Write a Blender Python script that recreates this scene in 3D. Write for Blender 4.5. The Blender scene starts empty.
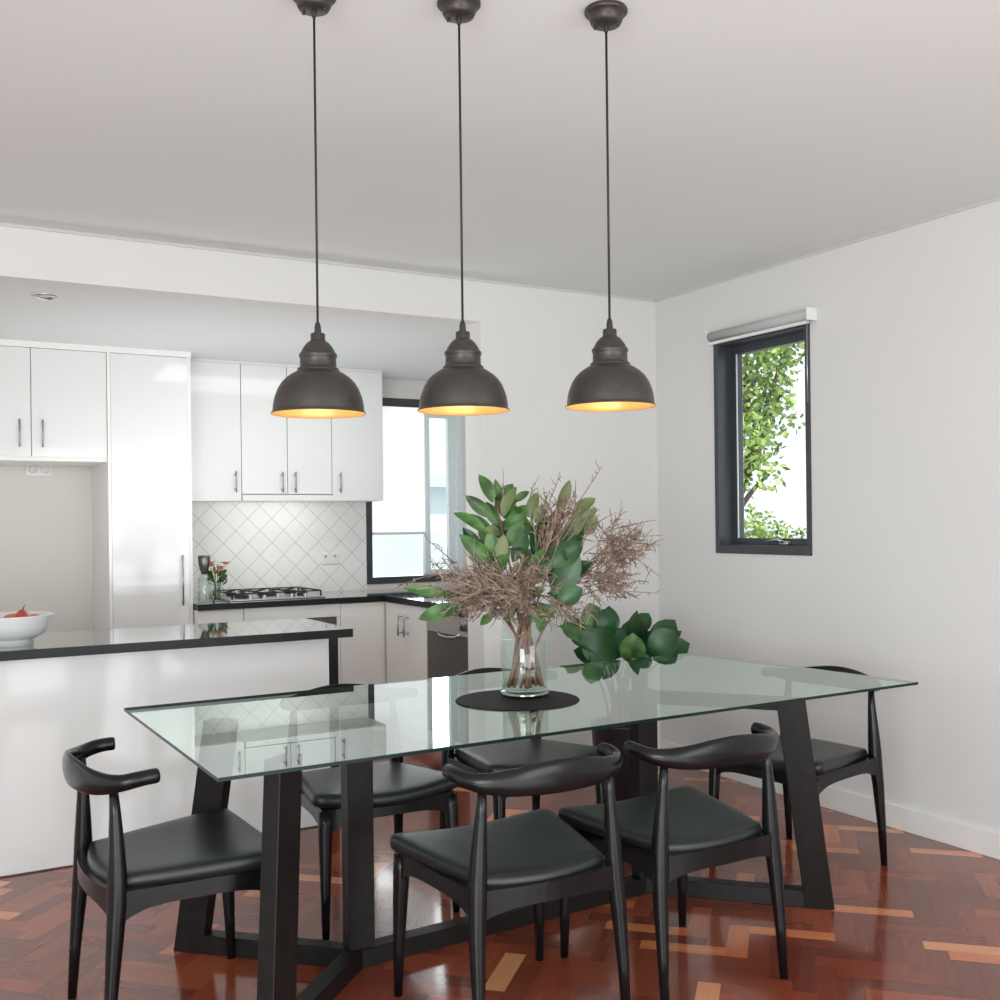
import bpy, bmesh, math, random
from mathutils import Vector, Matrix
D = bpy.data
C = bpy.context.scene.collection
PI = math.pi

# ------------------------------------------------------------------ helpers
def link(o, parent=None):
    C.objects.link(o)
    if parent is not None:
        o.parent = parent
    return o

def obj(name, bm, mat, parent=None, smooth=False, loc=None):
    me = D.meshes.new(name)
    bmesh.ops.recalc_face_normals(bm, faces=bm.faces[:])
    bm.to_mesh(me); bm.free()
    if smooth:
        for p in me.polygons: p.use_smooth = True
    mats = mat if isinstance(mat, (list, tuple)) else [mat]
    for m in mats: me.materials.append(m)
    o = D.objects.new(name, me)
    if loc is not None: o.location = loc
    return link(o, parent)

def thing(name, label, cat, loc=(0, 0, 0), rz=0, group=None):
    o = D.objects.new(name, None); o.empty_display_size = .1
    link(o); o.location = loc; o.rotation_euler = (0, 0, rz)
    o['label'] = label; o['category'] = cat
    if group: o['group'] = group
    return o

def tag(o, label, cat, group=None):
    o['label'] = label; o['category'] = cat
    if group: o['group'] = group
    return o

def struct(o):
    o['kind'] = 'structure'; return o

def dup(root, loc, rz, label=None):
    r = root.copy(); C.objects.link(r); r.location = loc; r.rotation_euler = (0, 0, rz)
    if label: r['label'] = label
    for ch in list(root.children):
        c = ch.copy(); C.objects.link(c); c.parent = r
        for g in list(ch.children):
            d = g.copy(); C.objects.link(d); d.parent = c
    return r

def box(bm, x0, x1, y0, y1, z0, z1, bev=0.0, mi=0):
    vs = [bm.verts.new((x, y, z)) for z in (z0, z1) for y in (y0, y1) for x in (x0, x1)]
    fs = []
    for q in ((0, 2, 3, 1), (4, 5, 7, 6), (0, 1, 5, 4), (2, 6, 7, 3), (0, 4, 6, 2), (1, 3, 7, 5)):
        f = bm.faces.new([vs[i] for i in q]); f.material_index = mi; fs.append(f)
    if bev > 0:
        es = list({e for f in fs for e in f.edges})
        bmesh.ops.bevel(bm, geom=es, offset=bev, segments=2, profile=.6, affect='EDGES')
    return bm

def boxes(*bs, bev=0.0):
    bm = bmesh.new()
    for b in bs: box(bm, *b, bev=bev)
    return bm

def ring_frame(d):
    d = d.normalized()
    up = Vector((0, 0, 1)) if abs(d.z) < .93 else Vector((0, 1, 0))
    s = d.cross(up).normalized(); u = s.cross(d).normalized()
    return s, u

def tube(bm, pts, rad, n=8, cap=True, ell=None, mi=0):
    """swept tube; rad list of radius or (side, up) pairs"""
    pts = [Vector(p) for p in pts]; N = len(pts)
    if not isinstance(rad, (list, tuple)): rad = [rad] * N
    rings = []
    ps = None
    for i, p in enumerate(pts):
        d = (pts[min(i + 1, N - 1)] - pts[max(i - 1, 0)])
        s, u = ring_frame(d)
        if ps is not None and s.dot(ps) < 0 and abs(d.normalized().z) > .5: s, u = -s, -u
        ps = s
        r = rad[i]; rs, ru = (r, r) if not isinstance(r, (list, tuple)) else r
        rings.append([bm.verts.new(p + s * rs * math.cos(2 * PI * k / n) + u * ru * math.sin(2 * PI * k / n)) for k in range(n)])
    for a, b in zip(rings, rings[1:]):
        for k in range(n):
            f = bm.faces.new((a[k], a[(k + 1) % n], b[(k + 1) % n], b[k])); f.material_index = mi
    if cap:
        f = bm.faces.new(rings[0][::-1]); f.material_index = mi
        f = bm.faces.new(rings[-1]); f.material_index = mi
    return bm

def lathe(bm, prof, cx=0, cy=0, z0=0, n=40, close_bottom=False, close_top=False, mi=0):
    rings = []
    for r, z in prof:
        if r < 1e-5:
            rings.append([bm.verts.new((cx, cy, z0 + z))])
        else:
            rings.append([bm.verts.new((cx + r * math.cos(2 * PI * k / n), cy + r * math.sin(2 * PI * k / n), z0 + z)) for k in range(n)])
    for a, b in zip(rings, rings[1:]):
        for k in range(n):
            k2 = (k + 1) % n
            if len(a) == 1 and len(b) == 1: continue
            if len(a) == 1: f = bm.faces.new((a[0], b[k2], b[k]))
            elif len(b) == 1: f = bm.faces.new((a[k], a[k2], b[0]))
            else: f = bm.faces.new((a[k], a[k2], b[k2], b[k]))
            f.material_index = mi
    if close_bottom and len(rings[0]) > 1: bm.faces.new(rings[0][::-1]).material_index = mi
    if close_top and len(rings[-1]) > 1: bm.faces.new(rings[-1]).material_index = mi
    return bm

def bez(p0, p1, p2, n=8):
    p0, p1, p2 = Vector(p0), Vector(p1), Vector(p2)
    return [p0 * (1 - t) ** 2 + p1 * 2 * t * (1 - t) + p2 * t * t for t in [i / n for i in range(n + 1)]]

def prism(bm, quad, z0, z1, quad2=None):
    q2 = quad2 or quad
    a = [bm.verts.new((x, y, z0)) for x, y in quad]; b = [bm.verts.new((x, y, z1)) for x, y in q2]
    n = len(a)
    bm.faces.new(a[::-1]); bm.faces.new(b)
    for k in range(n): bm.faces.new((a[k], a[(k + 1) % n], b[(k + 1) % n], b[k]))
    return bm

# ------------------------------------------------------------------ materials
def mat(name, col, rough=.5, metal=0.0, spec=.5, noise=None, bump=None, coat=0.0, emis=None, sheen=0.0):
    m = D.materials.new(name); m.use_nodes = True
    nt = m.node_tree; b = nt.nodes['Principled BSDF']
    b.inputs['Base Color'].default_value = (*col, 1)
    b.inputs['Roughness'].default_value = rough
    b.inputs['Metallic'].default_value = metal
    b.inputs['Specular IOR Level'].default_value = spec
    b.inputs['Coat Weight'].default_value = coat
    b.inputs['Coat Roughness'].default_value = .05
    if emis:
        b.inputs['Emission Color'].default_value = (*emis[0], 1); b.inputs['Emission Strength'].default_value = emis[1]
    tc = nt.nodes.new('ShaderNodeTexCoord')
    if noise:  # (scale, amount)
        n = nt.nodes.new('ShaderNodeTexNoise'); n.inputs['Scale'].default_value = noise[0]; n.inputs['Detail'].default_value = 3
        nt.links.new(tc.outputs['Object'], n.inputs['Vector'])
        r = nt.nodes.new('ShaderNodeValToRGB')
        a = noise[1]
        r.color_ramp.elements[0].color = (*[c * (1 - a) for c in col], 1); r.color_ramp.elements[0].position = .3
        r.color_ramp.elements[1].color = (*[min(1, c * (1 + a)) for c in col], 1); r.color_ramp.elements[1].position = .7
        nt.links.new(n.outputs['Fac'], r.inputs['Fac']); nt.links.new(r.outputs['Color'], b.inputs['Base Color'])
    if bump:
        n = nt.nodes.new('ShaderNodeTexNoise'); n.inputs['Scale'].default_value = bump[0]; n.inputs['Detail'].default_value = 4
        nt.links.new(tc.outputs['Object'], n.inputs['Vector'])
        bp = nt.nodes.new('ShaderNodeBump'); bp.inputs['Strength'].default_value = bump[1]; bp.inputs['Distance'].default_value = .01
        nt.links.new(n.outputs['Fac'], bp.inputs['Height']); nt.links.new(bp.outputs['Normal'], b.inputs['Normal'])
    return m

def thin_glass(name, tint, ior, rough=.0, add=0.0):
    m = D.materials.new(name); m.use_nodes = True; nt = m.node_tree; nt.nodes.clear()
    out = nt.nodes.new('ShaderNodeOutputMaterial'); mix = nt.nodes.new('ShaderNodeMixShader')
    tr = nt.nodes.new('ShaderNodeBsdfTransparent'); gl = nt.nodes.new('ShaderNodeBsdfGlossy')
    tr.inputs['Color'].default_value = (*tint, 1); gl.inputs['Roughness'].default_value = rough
    gl.inputs['Color'].default_value = (.93, .99, .96, 1)
    fr = nt.nodes.new('ShaderNodeFresnel'); fr.inputs['IOR'].default_value = ior
    geo = nt.nodes.new('ShaderNodeNewGeometry')
    inv = nt.nodes.new('ShaderNodeMath'); inv.operation = 'SUBTRACT'; inv.inputs[0].default_value = 1
    nt.links.new(geo.outputs['Backfacing'], inv.inputs[1])
    ad = nt.nodes.new('ShaderNodeMath'); ad.operation = 'ADD'; ad.inputs[1].default_value = add; ad.use_clamp = True
    nt.links.new(fr.outputs['Fac'], ad.inputs[0])
    mu = nt.nodes.new('ShaderNodeMath'); mu.operation = 'MULTIPLY'
    nt.links.new(ad.outputs[0], mu.inputs[0]); nt.links.new(inv.outputs[0], mu.inputs[1])
    nt.links.new(mu.outputs[0], mix.inputs['Fac']); nt.links.new(tr.outputs[0], mix.inputs[1]); nt.links.new(gl.outputs[0], mix.inputs[2])
    nt.links.new(mix.outputs[0], out.inputs['Surface'])
    return m

M = {}
M['wall'] = mat('wall_paint', (.76, .755, .745), .75, noise=(1.2, .015), bump=(90, .03))
M['wall_alcove'] = mat('alcove_paint', (.78, .75, .71), .7, noise=(1.5, .02))
M['ceil'] = mat('ceiling_paint', (.755, .785, .785), .85, noise=(1, .01))
M['trim'] = mat('trim_paint', (.85, .84, .83), .4, noise=(3, .01))
M['shade_line'] = mat('painted_shade_line', (.62, .62, .62), .8, noise=(3, .02))  # grey stands in for the shade along the ceiling joint
M['gloss'] = mat('gloss_white_lacquer', (.77, .77, .765), .10, noise=(2, .008), spec=.5, coat=.3)
M['carcass'] = mat('white_board', (.86, .85, .83), .35, noise=(3, .01))
M['cream'] = mat('warm_white_lacquer', (.80, .765, .73), .25, noise=(2, .01))
M['steel'] = mat('brushed_steel', (.55, .54, .52), .28, metal=1, noise=(40, .06))
M['steel_dk'] = mat('dark_steel', (.16, .15, .14), .3, metal=.9, noise=(40, .08))
M['handle'] = mat('satin_nickel', (.42, .42, .42), .3, metal=.9, noise=(30, .05))
M['stone'] = mat('black_granite', (.012, .012, .013), .04, noise=(180, .3), spec=.9, coat=.6)
M['stone_edge'] = mat('black_granite_edge', (.010, .010, .011), .35, noise=(180, .3), spec=.25)
M['blackwood'] = mat('black_stained_wood', (.005, .005, .006), .24, noise=(25, .35), bump=(60, .05), spec=.32)
M['leather'] = mat('black_leather', (.011, .013, .0135), .35, noise=(60, .2), bump=(320, .10), spec=.5)
M['tableleg'] = mat('dark_espresso_wood', (.009, .007, .007), .40, noise=(30, .3), bump=(50, .05), spec=.24)
M['mat'] = mat('black_woven_mat', (.009, .009, .010), .7, noise=(200, .3), bump=(300, .2), spec=.2)
M['lamp'] = mat('oil_rubbed_bronze', (.062, .055, .050), .40, metal=.55, noise=(60, .08))
M['lampdk'] = mat('black_rubber', (.018, .017, .017), .5, noise=(60, .1))
M['cord'] = mat('black_cord', (.012, .012, .012), .6, noise=(60, .1))
M['bulb'] = mat('lit_bulb', (1, .85, .6), .4, emis=((1, .74, .40), 3), noise=(5, .01))
M['frame'] = mat('charcoal_aluminium', (.062, .07, .082), .33, metal=.25, noise=(30, .08))
M['frame_lt'] = mat('pale_aluminium_and_glare', (.78, .84, .85), .5, noise=(30, .04))  # also carries painted glare on the side jamb and sash strips
M['blind'] = mat('grey_blind_fabric', (.50, .50, .50), .7, noise=(80, .03))
M['white_pl'] = mat('white_plastic', (.85, .85, .84), .35, noise=(8, .01))
M['porcelain'] = mat('white_porcelain', (.80, .82, .83), .12, noise=(4, .01), coat=.5)
M['pear'] = mat('red_pear_skin', (.50, .08, .05), .35, noise=(14, .5))
M['apple'] = mat('orange_apple_skin', (.66, .22, .11), .35, noise=(12, .35))
M['green'] = mat('green_leaf', (.050, .135, .028), .40, noise=(18, .6), spec=.5)
M['green_dk'] = mat('dark_green_leaf', (.012, .068, .016), .36, noise=(9, .6))
M['olive'] = mat('olive_leaf', (.135, .175, .065), .45, noise=(14, .35))
M['twig'] = mat('dusty_brown_twig', (.27, .19, .15), .85, noise=(30, .55))
M['stem'] = mat('red_brown_stem', (.21, .095, .055), .6, noise=(30, .4))
M['pot'] = mat('black_planter', (.014, .014, .015), .45, noise=(20, .2))
M['soil'] = mat('dark_soil', (.03, .022, .016), .9, noise=(60, .4))
M['petal'] = mat('peach_petal', (.80, .34, .19), .5, noise=(20, .3))
M['bark'] = mat('tree_bark', (.13, .10, .07), .8, noise=(20, .3))
M['treeleaf'] = mat('leaf_painted_sunlit', (.36, .50, .12), .5, noise=(3, .45))  # brighter copy: sunlight on the leaves put into the colour
M['treeleaf_dk'] = mat('leaf_painted_shade', (.14, .25, .07), .5, noise=(3, .5))  # darker copy: shade among the leaves put into the colour
M['glass'] = thin_glass('window_glass', (.97, .985, .985), 1.35)
M['vaseglass'] = thin_glass('clear_glass', (.945, .965, .955), 1.65, add=.02)
M['glassbase'] = thin_glass('thick_glass_base', (.86, .84, .83), 1.7, add=.22)
M['water'] = thin_glass('vase_water', (.93, .945, .92), 1.2)
M['tabletop'] = thin_glass('table_glass', (.80, .905, .865), 2.3, add=.16)
M['tableedge'] = mat('green_glass_edge', (.003, .018, .014), .30, noise=(5, .1), spec=.25)
M['ext'] = mat('pale_render_wall', (.75, .85, .88), .8, noise=(1, .03))
M['ext2'] = mat('blue_grey_cladding', (.58, .70, .73), .8, noise=(1, .05))
M['grass'] = mat('pale_paving', (.52, .51, .49), .9, noise=(3, .3))
M['shadein'] = mat('gold_leaf_lining_glow', (.74, .40, .13), .35, metal=.2, noise=(30, .08), emis=((1, .50, .15), .10))  # faint emission paints the bulb's glow onto the gold lining

# tiles laid on the diagonal
def tile_mat():
    m = D.materials.new('diagonal_cream_tiles'); m.use_nodes = True; nt = m.node_tree; b = nt.nodes['Principled BSDF']
    tc = nt.nodes.new('ShaderNodeTexCoord'); mp = nt.nodes.new('ShaderNodeMapping'); mp.vector_type = 'POINT'
    mp.inputs['Rotation'].default_value = (PI / 2, 0, 0)
    mp2 = nt.nodes.new('ShaderNodeMapping'); mp2.inputs['Rotation'].default_value = (0, 0, PI / 4)
    br = nt.nodes.new('ShaderNodeTexBrick'); br.offset = 0; br.squash = 1
    br.inputs['Scale'].default_value = 1; br.inputs['Brick Width'].default_value = .118; br.inputs['Row Height'].default_value = .118
    br.inputs['Mortar Size'].default_value = .0022; br.inputs['Mortar Smooth'].default_value = .1
    br.inputs['Color1'].default_value = (.92, .915, .89, 1); br.inputs['Color2'].default_value = (.89, .885, .86, 1)
    br.inputs['Mortar'].default_value = (.60, .585, .55, 1)
    nt.links.new(tc.outputs['Object'], mp.inputs['Vector']); nt.links.new(mp.outputs[0], mp2.inputs['Vector'])
    nt.links.new(mp2.outputs[0], br.inputs['Vector']); nt.links.new(br.outputs['Color'], b.inputs['Base Color'])
    b.inputs['Roughness'].default_value = .3
    return m
M['tile'] = tile_mat()

def floor_mat():
    m = D.materials.new('jarrah_parquet'); m.use_nodes = True; nt = m.node_tree; b = nt.nodes['Principled BSDF']
    at = nt.nodes.new('ShaderNodeAttribute'); at.attribute_name = 'plank'
    uv = nt.nodes.new('ShaderNodeUVMap'); uv.uv_map = 'UVMap'
    mp = nt.nodes.new('ShaderNodeMapping'); mp.inputs['Scale'].default_value = (4, 55, 1)
    nz = nt.nodes.new('ShaderNodeTexNoise'); nz.inputs['Scale'].default_value = 1; nz.inputs['Detail'].default_value = 2
    nt.links.new(uv.outputs[0], mp.inputs['Vector']); nt.links.new(mp.outputs[0], nz.inputs['Vector'])
    ad = nt.nodes.new('ShaderNodeMath'); ad.operation = 'MULTIPLY_ADD'; ad.inputs[1].default_value = .24
    nt.links.new(nz.outputs['Fac'], ad.inputs[0])
    sp = nt.nodes.new('ShaderNodeSeparateColor'); nt.links.new(at.outputs['Color'], sp.inputs[0])
    sb = nt.nodes.new('ShaderNodeMath'); sb.operation = 'SUBTRACT'; sb.inputs[1].default_value = .12
    nt.links.new(sp.outputs['Red'], sb.inputs[0]); nt.links.new(sb.outputs[0], ad.inputs[2])
    r = nt.nodes.new('ShaderNodeValToRGB'); e = r.color_ramp.elements
    e[0].position = 0; e[0].color = (.15, .032, .018, 1)
    e[1].position = 1; e[1].color = (.72, .31, .14, 1)
    x = e.new(.35); x.color = (.28, .058, .024, 1)
    x = e.new(.62); x.color = (.44, .105, .040, 1)
    x = e.new(.82); x.color = (.58, .175, .062, 1)
    nt.links.new(ad.outputs[0], r.inputs['Fac']); nt.links.new(r.outputs['Color'], b.inputs['Base Color'])
    b.inputs['Roughness'].default_value = .17; b.inputs['Coat Weight'].default_value = .35; b.inputs['Coat Roughness'].default_value = .07
    return m
M['floor'] = floor_mat()

# ------------------------------------------------------------------ key dimensions (metres)
XR = 3.84          # right wall
YP = 4.86          # partition wall and bulkhead plane
YB = 7.10          # kitchen back wall
ZC, ZK = 2.65, 2.43
X0, Y0 = -2.6, -2.2

# ------------------------------------------------------------------ floor: herringbone
def make_floor():
    rnd = random.Random(4)
    W, n = .068, 4
    bm = bmesh.new(); col = bm.loops.layers.color.new('plank'); uvl = bm.loops.layers.uv.new('UVMap')
    ca = math.cos(PI / 4)
    def add(a, b_, w, h, horiz):
        cx, cy = (a + w / 2) * W, (b_ + h / 2) * W
        wx, wy = (cx - cy) * ca, (cx + cy) * ca
        if not (X0 - .2 < wx < XR + .2 and Y0 - .2 < wy < YB + .2): return
        g = .00025
        ps = [(a * W + g, b_ * W + g), ((a + w) * W - g, b_ * W + g), ((a + w) * W - g, (b_ + h) * W - g), (a * W + g, (b_ + h) * W - g)]
        vs = [bm.verts.new(((x - y) * ca, (x + y) * ca, 0)) for x, y in ps]
        f = bm.faces.new(vs)
        t = rnd.random(); v = .30 + .42 * rnd.random()
        if t < .10: v = .85 + .15 * rnd.random()
        elif t < .22: v = .12 + .1 * rnd.random()
        ou, ov = rnd.random() * 50, rnd.random() * 50
        for l, (x, y) in zip(f.loops, ps):
            l[col] = (v, v, v, 1)
            l[uvl].uv = (x + ou, y + ov) if horiz else (y + ou, x + ov)
    R = 130
    for y in range(-R, R + 60):
        for k in range(-26, 27):
            x = y + 2 * n * k
            if abs(x) > R + 40: continue
            add(x, y, n, 1, True)
            add(x + 2 * n - 1, y, 1, n, False)
    for co, no in (((XR, 0, 0), (1, 0, 0)), ((X0, 0, 0), (-1, 0, 0)), ((0, YB, 0), (0, 1, 0)), ((0, Y0, 0), (0, -1, 0))):
        bmesh.ops.bisect_plane(bm, geom=bm.verts[:] + bm.edges[:] + bm.faces[:], plane_co=co, plane_no=no, clear_outer=True)
    me = D.meshes.new('floor'); bm.to_mesh(me); bm.free(); me.materials.append(M['floor'])
    o = D.objects.new('floor', me); link(o); struct(o)
    s = obj('floor', boxes((X0, XR + .2, Y0, YB + .2, -.08, -.001)), mat('floor_joint', (.06, .02, .012), .6, noise=(5, .2)))
    struct(s)
make_floor()

# ------------------------------------------------------------------ shell
struct(obj('ceiling', boxes((X0, XR + .2, Y0, YP, ZC, ZC + .1)), M['ceil']))
struct(obj('ceiling', boxes((X0, XR + .2, YP + .18, YB + .2, ZK, ZK + .1)), M['ceil']))
struct(obj('wall_bulkhead', boxes((X0, 2.68, YP, YP + .18, ZK, ZC + .1)), M['wall']))
struct(obj('wall_partition', boxes((2.68, XR, YP, YP + .18, 0, ZC + .1)), M['wall']))
# right wall with window opening
WY0, WY1, WZ0, WZ1 = 3.675, 4.36, 1.195, 2.335
struct(obj('wall_right', boxes((XR, XR + .2, Y0, WY0, 0, ZC + .1), (XR, XR + .2, WY1, YB + .2, 0, ZC + .1),
                               (XR, XR + .2, WY0, WY1, 0, WZ0), (XR, XR + .2, WY0, WY1, WZ1, ZC + .1)), M['wall']))
KX0, KX1, KZ0, KZ1 = 2.955, 3.74, .935, 2.29
struct(obj('wall_back', boxes((X0, KX0, YB, YB + .2, 0, ZC), (KX1, XR, YB, YB + .2, 0, ZC),
                              (KX0, KX1, YB, YB + .2, 0, KZ0), (KX0, KX1, YB, YB + .2, KZ1, ZC)), M['wall_alcove']))
struct(obj('baseboard_right', boxes((XR - .015, XR, Y0, YP, 0, .105), bev=.003), M['trim']))
struct(obj('baseboard_partition', boxes((2.68, XR - .015, YP - .015, YP, 0, .105), bev=.003), M['trim']))
struct(obj('shade_line_1', boxes((X0, XR - .012, YP - .008, YP, ZC - .012, ZC)), M['shade_line']))  # thin grey strips painted in where a shade line meets the ceiling
struct(obj('shade_line_2', boxes((XR - .008, XR, Y0, YP, ZC - .012, ZC)), M['shade_line']))
# tiled splashback
struct(obj('wall_splashback', boxes((1.58, 2.95, YB - .012, YB, .90, 1.56)), M['tile']))

# ------------------------------------------------------------------ window 1 (right wall)
w = D.objects.new('window_1', None); link(w); struct(w)
fw = .03
obj('window_frame', boxes((XR - .006, XR + .16, WY0, WY0 + fw, WZ0, WZ1), (XR - .006, XR + .16, WY1 - fw, WY1, WZ0, WZ1),
                          (XR - .006, XR + .16, WY0 + fw, WY1 - fw, WZ1 - fw, WZ1), (XR - .006, XR + .16, WY0 + fw, WY1 - fw, WZ0, WZ0 + .045)), M['frame'], w)
sx = XR + .09
a0, a1, b0, b1 = WY0 + fw, WY1 - fw, WZ0 + .045, WZ1 - fw
obj('sash', boxes((sx, sx + .04, a0, a0 + .03, b0, b1), (sx, sx + .04, a1 - .045, a1, b0, b1),
                  (sx, sx + .04, a0 + .03, a1 - .045, b1 - .045, b1), (sx, sx + .04, a0 + .03, a1 - .045, b0, b0 + .035)), M['frame'], w)
obj('sash_glint', boxes((sx - .004, sx, a1 - .05, a1 - .043, b0 + .035, b1 - .045), (sx - .004, sx, a0 + .03, a0 + .037, b0 + .035, b1 - .045)), M['frame_lt'], w)  # pale strips stand in for a highlight along the sash edges
obj('pane', boxes((sx + .018, sx + .022, a0 + .03, a1 - .045, b0 + .035, b1 - .045)), M['glass'], w)
hb = bmesh.new()
box(hb, sx - .03, sx, 3.90, 3.96, b0 + .002, b0 + .022, .004)
tube(hb, [(sx - .03, 3.93, b0 + .018), (sx - .05, 3.95, b0 + .03), (sx - .05, 4.03, b0 + .02)], [.007, .007, .005])
obj('window_latch', hb, M['steel'], w, True)

rb = thing('roller_blind', 'rolled-up pale grey roller blind mounted above the small window on the right wall', 'blind', (XR, 4.0, 2.352))
bm = bmesh.new(); tube(bm, [(-.038, -.365, -.0), (-.038, .348, -.0)], .026, 20); obj('rolled_fabric', bm, M['blind'], rb, True)
obj('blind_bracket', boxes((-.066, 0, -.371, -.365, -.03, .03), bev=.002), M['white_pl'], rb)
obj('blind_bracket', boxes((-.066, 0, .348, .354, -.03, .03), bev=.002), M['white_pl'], rb)
obj('bottom_rail', boxes((-.055, -.04, -.36, .345, -.045, -.03), bev=.003), M['white_pl'], rb)
bm = bmesh.new(); tube(bm, [(-.06, -.365, 0), (-.062, -.365, -.25), (-.06, -.365, -.42)], .0022, 6); obj('bead_chain', bm, M['steel'], rb, True)

# ------------------------------------------------------------------ window 2 (kitchen)
w = D.objects.new('window_2', None); link(w); struct(w)
f = .045
obj('window_frame', boxes((KX0, KX0 + f, YB - .006, YB + .14, KZ0, KZ1), 
                          (KX0 + f, KX1 - f, YB - .006, YB + .14, KZ1 - .06, KZ1), (KX0 + f, KX1 - f, YB - .006, YB + .14, KZ0, KZ0 + .05)), M['frame'], w)
obj('side_jamb', boxes((KX1 - f, KX1, YB - .006, YB + .14, KZ0, KZ1)), M['frame_lt'], w)  # pale finish paints in the glare that washes out this jamb
mx = 3.44
obj('sash', boxes((mx, mx + .045, YB + .03, YB + .07, KZ0 + .05, KZ1 - .06), (KX1 - f - .055, KX1 - f, YB + .03, YB + .07, KZ0 + .05, KZ1 - .06),
                  (mx + .045, KX1 - f - .055, YB + .03, YB + .07, KZ1 - .13, KZ1 - .06), (mx + .045, KX1 - f - .055, YB + .03, YB + .07, KZ0 + .05, KZ0 + .09)), M['frame_lt'], w)
obj('pane', boxes((KX0 + f, mx, YB + .05, YB + .054, KZ0 + .05, KZ1 - .06)), M['glass'], w)
obj('pane', boxes((mx + .045, KX1 - f - .055, YB + .05, YB + .054, KZ0 + .09, KZ1 - .13)), M['glass'], w)
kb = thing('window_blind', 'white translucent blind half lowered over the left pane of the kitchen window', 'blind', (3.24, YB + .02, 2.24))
kbm = mat('white_fabric_backlit_glow', (.92, .93, .93), .8, noise=(20, .01), emis=((1, 1, 1), .6))  # backlight glow put in as emission; fabric passes no light itself
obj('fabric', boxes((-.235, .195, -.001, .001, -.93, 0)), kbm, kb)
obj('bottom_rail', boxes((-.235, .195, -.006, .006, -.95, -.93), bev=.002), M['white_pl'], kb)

# ------------------------------------------------------------------ kitchen cabinetry
def bar_handle(parent, x, y, z0, z1, axis='y'):
    """vertical bar handle; front faces -y (axis y) or -x (axis x)"""
    bm = bmesh.new()
    def P(o, z): return (x, y - o, z) if axis == 'y' else (x - o, y, z)
    tube(bm, [P(.032, z0), P(.032, z1)], .0055, 10)
    for z in (z0 + .02, z1 - .02): tube(bm, [P(0, z), P(.032, z)], .0045, 8)
    return obj('handle', bm, M['handle'], parent, True)

def door(parent, x0, x1, yf, z0, z1, hx=None, hz=None, m='gloss', g=.0025):
    d = obj('door', boxes((x0 + g, x1 - g, yf - .02, yf, z0 + g, z1 - g), bev=.0015), M[m], parent)
    if hx is not None: bar_handle(d, hx, yf - .02, hz[0], hz[1])
    return d

# cabinet above the fridge alcove
t = thing('overhead_cabinet', 'white gloss two-door cabinet above the open fridge alcove at far left', 'cabinet', (0, 0, 0))
obj('cabinet_body', boxes((.24, 1.087, 6.52, YB - .015, 1.755, 2.395)), M['carcass'], t)
door(t, .24, .678, 6.52, 1.775, 2.395, .615, (1.83, 1.985))
door(t, .678, 1.087, 6.52, 1.775, 2.395, .735, (1.83, 1.985))
# pantry
t = thing('pantry_cabinet', 'tall white gloss pantry cabinet between the fridge alcove and the splashback', 'cabinet')
obj('cabinet_body', boxes((1.104, 1.575, 6.52, YB - .015, .1, 2.395), (1.13, 1.55, 6.56, YB - .015, 0, .1)), M['carcass'], t)
door(t, 1.104, 1.553, 6.52, .12, 2.395, 1.505, (.895, 1.20))
t = obj('gable_panel', boxes((1.087, 1.104, 6.49, YB, 0, 2.395), bev=.001), M['carcass'])
tag(t, 'thin white upright panel closing the right side of the fridge alcove', 'panel')
t = obj('gable_panel', boxes((.225, .24, 6.49, YB, 0, 2.395), bev=.001), M['carcass'])
tag(t, 'white upright panel closing the left side of the fridge alcove', 'panel')
t = obj('cornice_panel', boxes((.225, 1.575, 6.50, YB, 2.395, ZK)), M['trim'])
tag(t, 'shallow white filler strip between the tall left cabinets and the kitchen ceiling', 'panel')
# wall cabinets
UY = 6.75
UG = 'white wall cabinets over the cooktop'
def wall_cab(label, x0, x1, doors, z0=1.53):
    t = thing('wall_cabinet', label, 'cabinet', group=UG)
    obj('cabinet_body', boxes((x0, x1, UY, YB, z0, 2.415)), M['carcass'], t)
    for d in doors: door(t, d[0], d[1], UY, z0, 2.415, d[2], (1.585, 1.72))
    return t
wall_cab('narrow single-door white wall cabinet directly beside the tall pantry', 1.60, 1.944, [(1.60, 1.944, 1.90)])
wall_cab('double-door white wall cabinet above the range hood', 1.944, 2.559, [(1.944, 2.25, 2.208), (2.25, 2.559, 2.295)], z0=1.575)
wall_cab('single-door white wall cabinet nearest the kitchen window', 2.559, 2.935, [(2.559, 2.935, 2.61)])
t = thing('range_hood', 'slim slide-out range hood under the double-door wall cabinet', 'range hood')
obj('hood_body', boxes((1.95, 2.555, UY - .005, YB - .02, 1.53, 1.573)), M['carcass'], t)
obj('hood_front', boxes((1.946, 2.557, UY - .035, UY - .006, 1.532, 1.568), bev=.003), M['gloss'], t)
t = obj('cornice_panel', boxes((1.60, 2.935, UY - .01, YB, 2.415, ZK)), M['trim'])
tag(t, 'shallow white filler strip between the cooktop wall cabinets and the kitchen ceiling', 'panel')

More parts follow.
